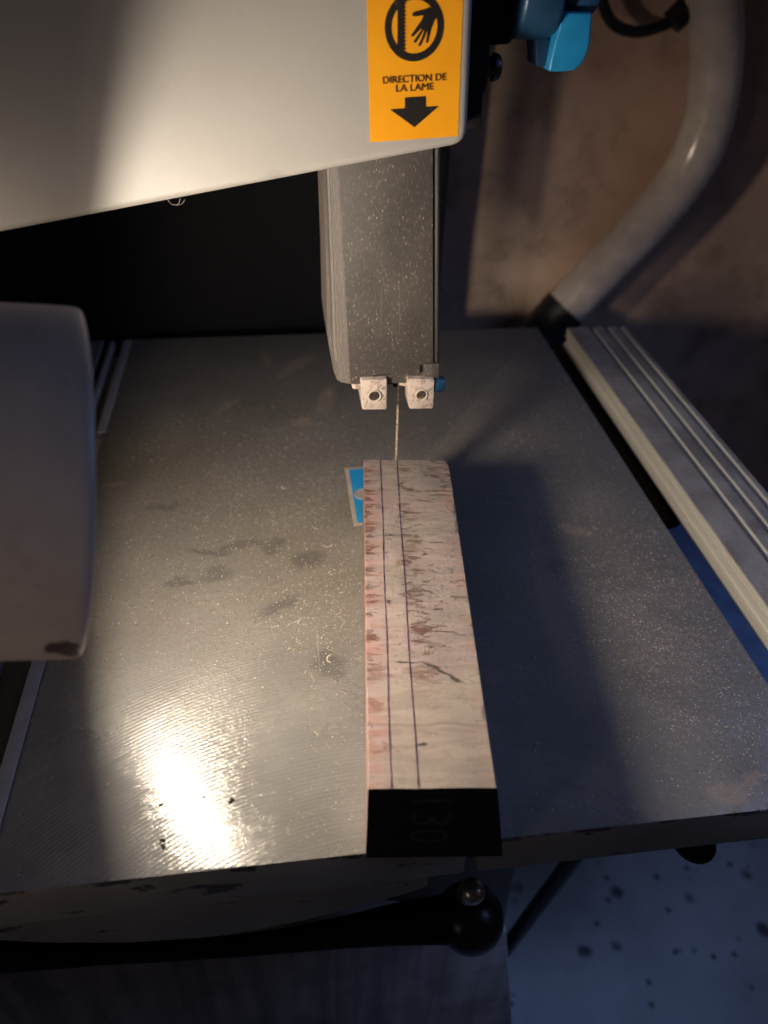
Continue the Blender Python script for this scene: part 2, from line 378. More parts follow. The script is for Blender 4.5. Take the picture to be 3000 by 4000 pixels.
def floor_material():
    t = NT('grey_floor')
    col = t.mix(t.ramp(t.noise(3, 6), .3, .7), (0.47,0.51,0.52), (0.58,0.62,0.62))
    d = t.ramp(t.math('ADD', t.vor(5.5), t.math('MULTIPLY', t.noise(12, 3), .22)), .33, .20)
    pick = t.ramp(t.noise(2.7, 2), .42, .5)
    d2 = t.math('MULTIPLY', t.ramp(t.math('ADD', t.vor(13), t.math('MULTIPLY', t.noise(30, 3), .22)), .34, .22), t.ramp(t.noise(4, 2), .5, .56))
    col = t.mix(t.math('MAXIMUM', t.math('MULTIPLY', d, pick), d2), col, (0.10,0.105,0.115))
    col = t.mix(t.math('MULTIPLY', t.ramp(t.noise(1.3, 6, .7), .4, .7), .45), col, (0.25,0.26,0.26))
    t.set(Base_Color=col, Roughness=.7); t.bump(t.noise(20, 4), .2, .01)
    return t.m

def panel_material():
    t = NT('dull_streaked_panel', SAW_BASE)
    s1 = t.noise(1, 4, .6, vec=t.mapped(scale=(22, 22, 1.1)))
    col = t.mix(t.ramp(s1, .32, .68), (0.30,0.26,0.245), (0.52,0.46,0.44))
    col = t.mix(t.math('MULTIPLY', t.ramp(t.noise(9, 5), .45, .7), .5), col, (0.2,0.17,0.165))
    t.set(Base_Color=col, Roughness=.7); t.bump(s1, .15, .005)
    return t.m

def shade_material():
    t = NT('worn_grey_lamp_enamel', LAMP_C - LAMP_N*.55 - Vector((0,0,.12)))
    g = t.mix(t.ramp(t.noise(5, 5), .35, .7), (0.36,0.30,0.25), (0.44,0.375,0.315))
    st = t.ramp(t.noise(1, 4, .6, vec=t.mapped(scale=(9, 9, 1.6))), .55, .75)
    g = t.mix(t.math('MULTIPLY', st, .35), g, (0.26,0.22,0.2))
    sm = t.ramp(t.noise(9, 6, .7), .58, .68)
    g = t.mix(t.math('MULTIPLY', sm, .45), g, (0.2,0.16,0.135))
    fl = t.ramp(t.noise(60, 3, .6), .70, .74)
    g = t.mix(t.math('MULTIPLY', fl, .6), g, (0.12,0.09,0.075))
    return t, g

M = {}
M['table'] = table_material(); M['apron'] = apron_material(); M['white'] = paint_white()
M['guard'] = dusty_black('dusty_black_plastic', SAW_BASE)
M['trim'] = dusty_black('dusty_black_trim', SAW_BASE, .18, (0.010,0.010,0.011))
M['guard_side'] = dusty_black('dusty_ridged_side', SAW_BASE, 0.7, (0.085,0.075,0.068))
M['wood'] = wood_material(); M['wall'] = wall_material(); M['floor'] = floor_material(); M['panel'] = panel_material()
M['end_seal'] = simple('dark_end_seal', (0.006,0.0055,0.0055), .7, spec=.2)
M['bar'] = simple('grey_bar_steel', (0.36,0.34,0.33), .45, .2)
M['stop'] = simple('yellowed_plastic', (0.42,0.34,0.22), .5)
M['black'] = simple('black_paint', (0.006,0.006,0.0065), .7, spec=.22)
M['dark_steel'] = simple('dark_steel', (0.05,0.05,0.055), .4, .6)
M['black_gloss'] = simple('black_gloss', (0.012,0.013,0.016), .3, 0, .1, 30, .05)
M['chrome'] = simple('bright_steel', (0.62,0.62,0.62), .22, 1.0)
M['alu'] = None
t = NT('extruded_aluminium', SAW_BASE)
dn = t.ramp(t.noise(7, 6, .6), .35, .7)
fine = t.ramp(t.noise(160, 3, .7), .45, .7)
st = t.noise(1, 3, vec=t.mapped(scale=(120, 1.2, 120)))
x, y, z = t.xyz()
top = t.ramp(z, .026, .0296)
dm = t.math('MULTIPLY', top, t.math('ADD', .55, t.math('ADD', t.math('MULTIPLY', dn, .3), t.math('MULTIPLY', fine, .10))), clamp=True)
t.set(Base_Color=t.mix(dm, t.mix(st, (0.58,0.55,0.50), (0.76,0.73,0.67)), (0.085,0.068,0.056)), Metallic=t.math('SUBTRACT', .35, t.math('MULTIPLY', dm, .35)), Roughness=t.math('ADD', .38, t.math('MULTIPLY', dm, .35)))
t.bump(t.math('ADD', st, dm), .15, .003); M['alu'] = t.m
M['blue'] = simple('blue_plastic', (0.012,0.20,0.42), .35, 0, .12, 25, .06)
M['blue_dark'] = simple('dark_blue_plastic', (0.010,0.045,0.10), .4, 0, .2, 25, .06)
M['blue_paint'] = simple('blue_enamel', (0.14,0.22,0.36), .5, 0, .2, 12, .05)
t = NT('blue_insert_paint', SAW_BASE)
wn = t.ramp(t.noise(26, 5, .7), .60, .72)
t.set(Base_Color=t.mix(t.math('MULTIPLY', wn, .35), (0.015,0.24,0.50), (0.16,0.34,0.48)), Roughness=.45); M['insert_blue'] = t.m
M['insert_edge'] = simple('pale_insert_edge', (0.36,0.31,0.25), .6, 0, .2, 40, .2)
t = NT('dusty_guide_block', SAW_BASE)
g = t.ramp(t.noise(90, 4, .7), .50, .62)
t.set(Base_Color=t.mix(t.math('MULTIPLY', g, .7), (0.44,0.36,0.31), (0.22,0.14,0.10)), Roughness=.6); t.bump(g, .4, .004); M['guide'] = t.m
t = NT('shaded_socket_sawdust', SAW_BASE)  # dusty brown, kept dark to stand in for shade inside the sockets
t.set(Base_Color=t.mix(t.ramp(t.noise(120, 3, .7), .48, .70), (0.028,0.017,0.011), (0.17,0.11,0.07)), Roughness=.9); t.bump(t.noise(150, 4, .7), .8, .01); M['plug'] = t.m
t = NT('band_blade_steel', SAW_BASE)
t.set(Base_Color=t.mix(t.ramp(t.noise(40, 3), .3, .7), (0.46,0.34,0.23), (0.66,0.51,0.36)), Metallic=.35, Roughness=.42); M['blade'] = t.m
t = NT('amber_sticker_vinyl', SAW_BASE)
t.set(Base_Color=t.mix(t.ramp(t.noise(8, 4), .3, .7), (0.72,0.30,0.010), (0.76,0.33,0.012)), Roughness=.33)
t.bump(t.ramp(t.noise(95, 3), .66, .74), .22, .004); M['amber'] = t.m
t = NT('sticker_black_ink', SAW_BASE)
sp = t.math('MULTIPLY', t.ramp(t.vor(170), .20, .10), t.ramp(t.noise(50, 2), .46, .6))
t.set(Base_Color=t.mix(t.math('MULTIPLY', sp, .45), (0.012,0.010,0.009), (0.26,0.19,0.12)), Roughness=.4); M['ink'] = t.m
t = NT('faded_text_ink', SAW_BASE)
t.set(Base_Color=t.mix(t.ramp(t.noise(120, 3), .4, .7), (0.030,0.010,0.006), (0.085,0.030,0.010)), Roughness=.4); M['ink2'] = t.m
t = NT('purple_pencil', (0, 0, 0))
t.set(Base_Color=t.mix(t.ramp(t.noise(40, 4, .7), .40, .66), (0.028,0.010,0.030), (0.09,0.05,0.075)), Roughness=.6); M['pencil'] = t.m
M['grey_hose'] = simple('grey_hose_plastic', (0.60,0.535,0.475), .20, 0, .16, 9, .05)
M['cable'] = simple('black_rubber_cable', (0.012,0.012,0.013), .5)
t = NT('pale_wood_shavings', (0, 0, 0))
t.set(Base_Color=t.mix(t.ramp(t.noise(25, 2), .3, .7), (0.32,0.275,0.22), (0.58,0.51,0.42)), Roughness=.8); M['dust'] = t.m
M['crumb'] = simple('dark_crumbs', (0.03,0.022,0.016), .8)

# ------------------------------------------------------------------ the setting
obj('floor', MB().box((-8, -4, -2.6), (8, 6, -2.5)), M['floor'])['kind'] = 'structure'
wallm = MB().box((-6, 2.7, -2.5), (6, 2.8, 5))
obj('wall', wallm, M['wall'])['kind'] = 'structure'

# ------------------------------------------------------------------ the bandsaw
saw = empty('bandsaw', SAW_BASE, 'white bandsaw with a dusty milled metal table and a black blade guard', 'bandsaw')

# table: two tongues either side of the blade slot, mitre groove at the left
YF, YB, XR = 0.517, 2.093, 0.766
TH = -0.088
tb = MB()
poly = [(-.436,YF),(.2135,YF),(.2135,1.30),(.2325,1.30),(.2325,YF),(XR,YF),(XR,YB),(-.436,YB)]
tb.prism([(x, y, 0) for x, y in poly], (0, 0, TH))
top = obj('table_top', tb, M['table'], saw, bevel=.0045, seg=2)
top.data.materials.append(M['apron'])
for p in top.data.polygons:
    if p.normal.z < .4: p.material_index = 1
tl = obj('table_side', MB().prism([(-.86,YF,0),(-.505,YF,0),(-.505,YB,0),(-.86,YB,0)], (0,0,TH)), M['table'], saw, bevel=.0045)
tl.data.materials.append(M['apron'])
for p in tl.data.polygons:
    if p.normal.z < .4: p.material_index = 1
gv = MB()
gv.box((-.505, YF+.004, TH+.004), (-.436, YB-.004, -.050))
gr = obj('mitre_groove', gv, M['apron'], saw, smooth=False)
# pale strips (bright chamfers) of the mitre groove
st_ = MB()
for (xa, xb, za, zb) in ((-.4365,-.4355,-.04,.0012),(-.5055,-.5045,-.04,.0012)):
    st_.box((xa, YF+.002, -.004), (xb, YB-.002, zb))
for lo_, hi_ in (((-.447, 1.60, -.02),(-.425, YB-.012, .003)), ((-.484, 1.62, -.02),(-.4705, YB-.012, .002)), ((-.441,YF+.012,-.02),(-.418,1.02,.0025))):
    obj('mitre_bar', MB().box(lo_, hi_), M['bar'], saw, bevel=.003)
obj('bar_stop', MB().prism([(-.470,1.30,.004),(-.440,1.36,.004),(-.428,1.572,.004),(-.470,1.575,.004)], (0,0,-.03)), M['stop'], saw, bevel=.003)
obj('groove_lip', st_, simple('bare_groove_edge', (0.50,0.49,0.47), .4, .35), saw, smooth=False)
# crescent rib under the front edge
rib = []
N = 28
for i in range(N+1):
    f = i / N; px = -160 + f * 1830
    top_y = 3640 - .1093*px + 6; bot = 3475 + (1 - f)**0.75*200 if False else None
    rib.append(px)
def lower(px):
    pts = [(-160,3664),(0,3672),(180,3682),(500,3682),(800,3662),(1000,3632),(1200,3592),(1400,3540),(1550,3502),(1670,3462)]
    for (a, b), (c, d) in zip(pts, pts[1:]):
        if px <= c: return b + (d - b)*(px - a)/(c - a)
    return pts[-1][1]
up = [ony(px, 3650 - .1093*px - 60, .545) for px in rib]
lo = [ony(px, lower(px), .545) for px in rib]
ribm = MB(); ribm.loops([up, lo], False, False, closed=False)
ribm.loops([[p + Vector((0,.03,0)) for p in up], [p + Vector((0,.03,0)) for p in lo]], False, False, closed=False)
ribm.loops([lo, [p + Vector((0,.03,0)) for p in lo]], False, False, closed=False)
obj('table_rib', ribm, M['apron'], saw)

# table insert
ins = obj('table_insert', MB().prism([(.121,1.203,.0018),(.292,1.203,.0018),(.292,1.407,.0018),(.121,1.407,.0018)], (0,0,-.02)), M['insert_edge'], saw, bevel=.0008, seg=1)
bl = [(.1295,1.216),(.1335,1.2105),(.284,1.2105),(.284,1.398),(.1295,1.398)]
obj('insert_face', MB().prism([(x, y, .0026) for x, y in bl], (0,0,-.004)), M['insert_blue'], ins, smooth=False)
rg = MB().lathe((.1505,1.305,.0024), (0,0,1), [(0,.0185),(.0016,.0180),(.0016,.0140),(.0007,.0130),(.0007,.0)], 28)
obj('insert_screw', rg, simple('screw_rim', (0.42,0.38,0.30), .45, .4), ins)

# rip fence rail: extruded section with three grooves
def rail(x0, x1, zt, y0, y1):
    s = [(x0, zt-.066), (x0-.002, zt-.046), (x0+.006, zt-.044), (x0+.006, zt-.030), (x0, zt-.028), (x0, zt-.018), (x0+.004, zt-.0165), (x0+.004, zt-.0125), (x0, zt-.011), (x0, zt-.004), (x0+.004, zt)]
    for g in (.072, .118, .158):
        s += [(x0+g-.009, zt), (x0+g-.007, zt-.012), (x0+g+.006, zt-.012), (x0+g+.010, zt)]
    s += [(x1-.004, zt), (x1, zt-.004), (x1, zt-.066)]
    return [Vector((x, y0, z)) for x, z in s], Vector((0, y1-y0, 0))
pr, d = rail(.829, 1.012, .030, .15, 2.018)
obj('fence_rail', MB().prism(pr, d), M['alu'], saw, ang=25)
brk = MB().box((XR+.002, 1.27, -.075), (.99, 2.05, -.045))
brk.lathe((.82, 1.27, -.075), (0,0,1), [(0,.055),(.028,.055)], 20)
obj('rail_bracket', brk, M['black'], saw, bevel=.004)
obj('table_lock_knob', MB().lathe(ony(2715, 3284, .60), (0,0,-1), [(-.03,.02),(0,.03),(.004,.036),(.010,.036),(.018,.027),(.022,0)], 24), M['black'], saw)

# upper housing
YH = 1.16
pts = [(-700,1047),(1760,575),(1815,560),(1822,530),(1868,-420),(1880,-900),(-700,-900)]
P = [ony(px, py, YH) for px, py in pts]
def rounded(P, rad):
    out = []
    for i, p in enumerate(P):
        a, b = P[i-1] - p, P[(i+1) % len(P)] - p
        r = rad.get(i, 0)
        if not r: out.append(p); continue
        a = p + a.normalized()*r; b = p + b.normalized()*r
        for k in range(7):
            q = k/6; out.append(a*(1-q)**2 + p*2*q*(1-q) + b*q*q)
    return out
Pc = [P[0], ony(1826, 562, YH), P[4], P[5], P[6]]
Pr = rounded(Pc, {1: .022})
obj('upper_housing', MB().prism(Pr, (0, .30, 0)), M['white'], saw, bevel=.011, seg=5, ang=60, bang=50)

# the safety sticker on it
ys = YH - .0008
def sq(px, py, dy=0.0): return ony(px, py, ys - dy)
sk = obj('sticker', MB().prism([sq(1428,-190), sq(1446,556), sq(1789,532), sq(1816,-190)], (0,.0006,0)), M['amber'], saw, smooth=False)
def flat(name, polys, mat, dy):
    mb = MB()
    for pl in polys:
        mb.prism([sq(x, y, dy) for x, y in pl], (0, .0002, 0))
    return obj(name, mb, mat, sk, smooth=False)
K = .33155
def cpx(x, y): return (1350 + x*K, y*K)
C0 = sq(*cpx(812, 318), .0004); R1 = (sq(*cpx(1163, 318), .0004) - sq(*cpx(462, 318), .0004)).length/2; R0 = R1*.765
ring = MB(); n = 64
o_ = [C0 + Vector((math.cos(2*math.pi*k/n)*R1, 0, math.sin(2*math.pi*k/n)*R1*1.0)) for k in range(n)]
i_ = [C0 + Vector((math.cos(2*math.pi*k/n)*R0, 0, math.sin(2*math.pi*k/n)*R0)) for k in range(n)]
ring.loops([o_, i_], False, False)
obj('warning_ring', ring, M['ink'], sk, smooth=False)
teeth = [(610,-30),(690,-30)]
yy = 20; 
while yy < 610:
    teeth += [(686, yy), (718, yy+22)]; yy += 44
teeth += [(690,620),(700,650),(612,600)]
bladepoly = [cpx(*q) for q in teeth]
flat('blade_symbol', [bladepoly], M['ink'], .0005)
hand = [(1010,95),(985,80),(960,100),(900,115),(815,138),(790,150),(784,172),(796,190),(820,194),(905,182),(918,188),
        (885,250),(830,330),(778,405),(770,422),(780,433),(800,428),(850,380),(890,335),(897,340),(860,400),(805,480),(801,498),(812,508),(832,500),
        (880,425),(920,355),(927,360),(895,450),(858,525),(860,542),(874,546),(890,532),(925,455),(958,372),(964,376),(955,440),(946,490),(950,508),(962,510),(974,495),
        (990,430),(1015,330),(1045,250),(1068,215),(1085,180),(1070,120)]
flat('hand_symbol', [[cpx(*q) for q in hand]], M['ink'], .0006)
flat('arrow', [[cpx(*q) for q in [(697,1150),(946,1134),(948,1260),(1102,1248),(814,1500),(522,1290),(699,1276)]]], M['ink'], .0005)

def text_mesh(body, bold=0.0, sp=1.0):
    cu = bpy.data.curves.new('t', 'FONT'); cu.body = body; cu.size = 1.0; cu.offset = bold; cu.space_character = sp
    cu.resolution_u = 4
    o = bpy.data.objects.new('t', cu); COL.objects.link(o)
    dg = bpy.context.evaluated_depsgraph_get()
    me = bpy.data.meshes.new_from_object(o.evaluated_get(dg))
    vs = [v.co.copy() for v in me.vertices]; fs = [tuple(p.vertices) for p in me.polygons]
    bpy.data.objects.remove(o); bpy.data.curves.remove(cu); bpy.data.meshes.remove(me)
    return vs, fs
def lettering(name, body, bl, br, tl_, mat, parent, bold=.0, sp=1.0):
    vs, fs = text_mesh(body, 0.0, sp)
    v1, f1 = list(vs), list(fs)
    for q in (1, 2):
        fs = fs + [tuple(i + len(v1)*q for i in f) for f in f1]; vs = vs + [Vector((v.x + .024*q, v.y, .0001*q)) for v in v1]
    x0 = min(v.x for v in vs); x1 = max(v.x for v in vs); y0 = min(v.y for v in vs); y1 = max(v.y for v in vs)
    mb = MB(); mb.add([bl + (br-bl)*((v.x-x0)/(x1-x0)) + (tl_-bl)*((v.y-y0)/(y1-y0)) + Vector((0, -v.z, 0)) for v in vs], fs)
    return obj(name, mb, mat, parent, smooth=False)
lettering('lettering', 'DIRECTION DE', sq(*cpx(440,988), .0006), sq(*cpx(1190,944), .0006), sq(*cpx(437,904), .0006), M['ink2'], sk)
lettering('lettering', 'LA LAME', sq(*cpx(594,1083), .0006), sq(*cpx(1040,1056), .0006), sq(*cpx(592,1000), .0006), M['ink2'], sk)

# bracket, bolt and blue knob on the right of the housing
g1 = MB().prism([ony(px, py, 1.24) for px, py in [(1800,-250),(1800,300),(1800,505),(1872,508),(1880,490),(1888,365),(1900,350),(1912,280),(1925,-250)]], (0,.05,0))
obj('guide_bracket', g1, M['black'], saw, bevel=.003)
g2 = MB().prism([ony(px, py, 1.27) for px, py in [(1890,-250),(1908,180),(2002,174),(2010,60),(2000,-250)]], (0,.10,0))
obj('knob_mount', g2, M['black'], saw, bevel=.006)
bo = ony(1918, 262, 1.26); 
bm_ = MB().lathe(bo, (1,0.0,0), [(-.02,.014),(.002,.014),(.002,.019),(.007,.0185),(.012,.016),(.015,.010),(.016,0)], 28)
obj('bracket_bolt', bm_, M['dark_steel'], saw)
# knob turns about an axis along X
ax0 = ony(2010, -60, 1.28); kz = ax0.z
kb = empty
hub = MB().lathe((ony(2000,0,1.28).x, 1.28, kz), (1,0,0), [(0,.060),(.004,.066),(.052,.066),(.060,.062)], 40)
kn = obj('height_knob', hub, M['blue_dark'], saw, bevel=.003)
xa, xb = ony(2192,0,1.28).x, ony(2316,0,1.28).x; rc = (ony(2250,-60,1.24) - ony(2250,56,1.24)).length
obj('knob_collar', MB().lathe((xa, 1.28, kz), (1,0,0), [(0,rc*.94),(.003,rc),(xb-xa-.004,rc),(xb-xa,rc*.92)], 36), M['blue_dark'], kn)  # flange in darker blue: shade of its turned-away face put into the colour
lobe = [(2190,48),(2184,118),(2168,160),(2142,281),(2205,281),(2245,276),(2275,250),(2296,205),(2306,170),(2314,60),(2315,48)]
L3 = [ony(px, py, 1.24) for px, py in lobe]
for k in range(2):
    R = Matrix.Translation((0,1.28,kz)) @ Matrix.Rotation(k*math.pi, 4, 'X') @ Matrix.Translation((0,-1.28,-kz))
    mb = MB().prism(L3, (0,.08,0)).xform(R)
    obj('knob_lobe', mb, M['blue'], kn, bevel=.006, seg=3)
rb = MB().prism([ony(px, py, 1.26) for px, py in [(2090,150),(2094,262),(2142,262),(2160,150)]], (0,.05,0))
obj('knob_rib', rb, M['blue_dark'], kn, bevel=.004)

# blade guard: black cover plate, ridged left flank, right edge trim
def sheet(x_px_t, x_px_b, y): return ony(x_px_t, 640, y), ony(x_px_b, 1494, y)
GY = 1.20
TLc, BLc = ony(1322, 690, GY), ony(1369, 1502, GY)
TRc, BRc = ony(1692, 600, GY), ony(1693, 1494, GY)
TLc = TLc + (TLc-BLc)*.5; TRc = TRc + (TRc-BRc)*.5
plate = MB().prism([TLc, BLc, BRc, TRc], (0,.012,0))
gp = obj('guard_cover', plate, M['guard'], saw, bevel=.0015)
# left flank: stepped section, running down the guard, cut back at the bottom
sect = [(0,.0),(-.0020,.0005),(-.0022,.004),(-.0055,.0045),(-.0058,.010),(-.009,.0105),(-.0093,.019),(-.0125,.0195),(-.0128,.034),(-.0165,.035),(-.017,.075),(-.021,.085),(-.0215,.24),(.02,.24),(.02,.0)]
Zs = [(1.0,.80,1), (.66,.84,1), (.50,1.12,1), (.385,1.40,1), (.36,1.36,.8), (.340,1.22,.35), (.329,1.02,.16)]
def edge_at(z):
    f = (z - BLc.z)/(TLc.z - BLc.z); return BLc + (TLc - BLc)*f
rings = []
for z, kx, ky in Zs:
    e = edge_at(z)
    rings.append([Vector((e.x - .001 + dx*kx if dx < 0 else e.x + dx, GY + .001 + dy*ky, z)) for dx, dy in sect])
obj('guard_flank', MB().loops(rings), M['guard_side'], saw, ang=20)
e0, e1 = ony(1699, 600, GY), ony(1699, 1436, GY); f0, f1 = ony(1722, 600, GY), ony(1716, 1440, GY)
e0 = e0 + (e0-e1)*.5; f0 = f0 + (f0-f1)*.5
obj('guard_trim', MB().prism([e0, e1, f1, f0], (0,.20,0)), M['trim'], saw, bevel=.004, seg=3)
seam = MB().prism([TRc+Vector((.0,.006,0)), BRc+Vector((.0,.006,0)), BRc+Vector((.006,.006,0)), TRc+Vector((.006,.006,0))], (0,.01,0))
obj('guard_seam', seam, M['black'], saw, smooth=False)
# notch and lower right tab of the guard
obj('guard_notch', MB().prism([ony(*q, GY-.0012) for q in [(1639,1427),(1651,1427),(1652,1448),(1645,1456),(1638,1456)]], (0,.001,0)), M['black'], saw, smooth=False)
obj('guard_tab', MB().prism([ony(*q, GY-.004) for q in [(1655,1424),(1716,1420),(1716,1480),(1698,1488),(1655,1480)]], (0,.006,0)), M['guard'], saw, bevel=.0015)
obj('guard_body', MB().prism([TLc+Vector((.006,.013,0)), BLc+Vector((.006,.013,.012)), BRc+Vector((.004,.013,.012)), TRc+Vector((.004,.013,0))], (0,.20,0)), M['black'], saw, smooth=False)
fm = MB()
for a, b in (((1489,1123),(1486,1318)), ((1560,1120),(1560,1310))):
    A, B = ony(*a, GY-.0004), ony(*b, GY-.0004); fm.prism([A, B, B+Vector((.0012,0,0)), A+Vector((.0012,0,0))], (0,.0006,0))
obj('moulding_line', fm, simple('moulding_edge', (0.085,0.075,0.065), .6), saw, smooth=False)
fm = MB(); A, B = ony(1455,1470,GY-.0004), ony(1525,1462,GY-.0004); fm.prism([A, B, B+Vector((0,0,.0014)), A+Vector((0,0,.0014))], (0,.0006,0))
obj('moulding_line', fm, M['black'], saw, smooth=False)

# blade guides
GB = 1.188
def guide(corners, c, r, name='blade_guide'):
    g = obj(name, MB().prism([ony(*q, GB) for q in corners], (0,.075,0)), M['guide'], saw, bevel=.0035, seg=3)
    cc = ony(*c, GB)
    mb = MB().lathe(cc + Vector((0,.003,0)), (0,-1,0), [(-.004,r*1.0),(.0046,r*.98),(.0058,r*.93),(.0058,r*.80),(.0034,r*.72),(.0034,0)], 28)
    sc_ = obj('guide_screw', mb, M['rimsteel'], g)
    obj('screw_socket', MB().lathe(cc + Vector((0,-.0007,0)), (0,-1,0), [(-.002,r*.74),(.0003,r*.73),(.0003,0)], 24), M['plug'], g)
    return g
M['rimsteel'] = simple('dusty_screw_rim', (0.62,0.55,0.46), .4, .35)
guide([(1409,1486),(1512,1482),(1511,1596),(1505,1600),(1418,1601),(1414,1596)], (1463,1545), .0125)
guide([(1592,1480),(1697,1482),(1697,1500),(1693,1592),(1688,1596),(1602,1598),(1597,1590)], (1646,1541), .0115)
obj('guide_arm', MB().prism([ony(*q, 1.205) for q in [(1375,1490),(1420,1488),(1420,1521),(1382,1523),(1375,1516)]], (0,.03,0)), M['guide'], saw, bevel=.003)
obj('guide_arm', MB().prism([ony(*q, 1.21) for q in [(1558,1486),(1600,1484),(1600,1512),(1558,1508)]], (0,.03,0)), M['guide'], saw, bevel=.003)
obj('guide_rod', MB().prism([ony(*q, 1.22) for q in [(1505,1492),(1540,1490),(1540,1502),(1505,1504)]], (0,.02,0)), M['dark_steel'], saw, bevel=.002)
obj('thrust_bearing', MB().prism([ony(*q, 1.255) for q in [(1536,1470),(1560,1470),(1560,1514),(1536,1514)]], (0,.02,0)), M['black'], saw, bevel=.002)
gc = ony(1698, 1500, 1.20)
obj('guide_lock_screw', MB().lathe(gc, (1,0,0), [(0,.014),(.014,.014),(.017,.012),(.017,0)], 20), M['blue_dark'], saw)

# blade: thin band with set teeth, front edge towards the lens
bp = [ony(1556,1478,1.228), ony(1553,1560,1.228), ony(1549,1700,1.228), ony(1545,1800,1.228)]
zt, zb = .60, -.30
def bx(z):
    a, b = bp[0], bp[3]; return a.x + (b.x-a.x)*(a.z - z)/(a.z-b.z) + .0001*math.sin(z*40)
rings = []; k = 0; z = zt; TP = .012
while z > zb:
    setx = 0
    for dz, dy in ((0, 0), (-.005, .0028), (-.009, .0026)):
        zz = z + dz; xx = bx(zz); sx = setx if dy == 0 else 0
        y0 = 1.222 + dy
        rings.append([Vector((xx-.0017+sx, y0, zz)), Vector((xx+.0017+sx, y0, zz)), Vector((xx+.0038, 1.235, zz)), Vector((xx+.0082, 1.262, zz)), Vector((xx+.0052, 1.262, zz)), Vector((xx+.0008, 1.235, zz))])
    z -= TP; k += 1
obj('blade', MB().loops(rings), M['blade'], saw, ang=30)

# lower parts: housing, front panel, stand leg, lever with knob
lh = MB().prism([Vector((-1.2,.80,-.16)), Vector((.44,.80,-.16)), Vector((.50,.80,-2.49)), Vector((-1.2,.80,-2.49))], (0,.5,0))
obj('lower_housing', lh, simple('grey_lower_paint', (0.10,0.095,0.09), .6), saw, bevel=.012, seg=3)
pa = [ony(-160,3690,.74), ony(1500,3600,.74), ony(1978,3640,.74), ony(1990,3800,.74), ony(2008,4120,.74), ony(-160,4120,.74)]
obj('front_panel', MB().prism(pa, (0,.05,0)), M['panel'], saw, bevel=.006)
obj('side_tray', MB().box((.46,1.12,-.83),(2.1,2.07,-.80)), M['blue_paint'], saw, bevel=.01)
colm = MB().box((-1.7, 1.05, -2.5), (-.88, 1.6, 1.0))
obj('saw_column', colm, M['black'], saw, bevel=.02)
leg = [ony(2235,3360,.85), ony(1930,3765,.85)]
dv = (leg[1]-leg[0]); leg = [leg[0]-dv*.5, leg[1]+dv*.5]
obj('stand_leg', MB().tube(leg, .020, 24), M['black_gloss'], saw)
lv = [ony(px, py, .60) for px, py in [(-250,3715),(0,3725),(400,3724),(800,3705),(1100,3675),(1350,3640),(1550,3610),(1760,3590)]]
lr = [.030,.029,.0175,.0165,.020,.026,.034,.042]
import bisect
path = spline(lv, 5); rr = [lr[min(int(i/5), 7)] + (lr[min(int(i/5)+1,7)] - lr[min(int(i/5),7)])*((i % 5)/5) for i in range(len(path))]
lever = obj('tilt_lever', MB().tube(path, rr, 20), M['black'], saw)
kc = ony(1835, 3585, .60)
prof = [(math.cos(a)*-.062*.95, max(math.sin(a)*.062, 0)) for a in [i*math.pi/18 for i in range(19)]]
obj('lever_knob', MB().lathe(kc, (.15,-.2,1), prof, 36), M['black_gloss'], lever, ang=80)
nc = ony(1852, 3478, .59)
obj('lever_nut', MB().lathe(nc, (.25,-.3,1), [(-.03,.020),(-.012,.022),(-.004,.0215),(.004,.018),(.010,.011),(.012,0)], 28), simple('worn_steel_cap', (0.55,0.55,0.56), .30, .9), lever)

# ------------------------------------------------------------------ wood block
BO = onz(1442, 3350); BH = .164
BO = Vector((.0705, .5113, 0.0003))
yaw = math.radians(-5.7)
blk = bpy.data.objects.new('wood_block', None); COL.objects.link(blk)
blk.location = BO * S; blk.rotation_euler = (0, 0, yaw); ORG[blk] = Vector((0, 0, 0))
tag(blk, 'pinkish figured wood block with two dark pencil lines lying on the saw table', 'wood block')
wb = MB()
L, Wd = .6925, .1565
nu, nv = 18, 60
grid = []
def topz(u, v): return BH + .0006*math.sin(v*31 + u*9) + .0005*math.sin(u*70+v*11)
def wid(v): return Wd + .006*v/L + (.0 if v < L-.03 else -.007*((v-(L-.03))/.03)**2)
ringsb = []
for j in range(nv+1):
    v = L*j/nv; wv = wid(v)
    fl = .027 - .015*j/nv
    r = [Vector((-.0005, v, 0)), Vector((0, v, BH*.5)), Vector((0, v, topz(0, v)-.0012))]
    r += [Vector((wv*i/nu if 0 < i < nu else (.0012 if i == 0 else wv-.002), v, topz(wv*i/nu, v))) for i in range(nu+1)]
    r += [Vector((wv, v, BH-.003 + .001*math.sin(v*130))), Vector((wv+fl*.12, v, BH-.02)), Vector((wv + fl*.5, v, BH*.5)), Vector((wv + fl, v, 0))]
    ringsb.append(r)
wb.loops(ringsb)
bb = obj('block_body', wb, M['wood'], blk, ang=40)
bb.data.materials.append(M['end_seal'])
for p in bb.data.polygons:
    if p.normal.y < -.7: p.material_index = 1
for (u0, u1) in ((.0285, .0320), (.0608, .0628)):
    pm = MB(); n = 90; a = []; b = []
    ph = random.random()*9
    for j in range(n+1):
        v = .0006 + (L-.0012)*j/n; u = u0 + (u1-u0)*j/n + .0005*math.sin(v*22+ph) + random.uniform(-.00018,.00018)
        h = .00085 + random.uniform(-.00035,.00035)
        z = topz(u, v) + .0006
        a.append(Vector((u-h, v, z))); b.append(Vector((u+h, v, z)))
    pm.loops([a, b], False, False, closed=False)
    obj('pencil_line', pm, M['pencil'], blk, smooth=False)
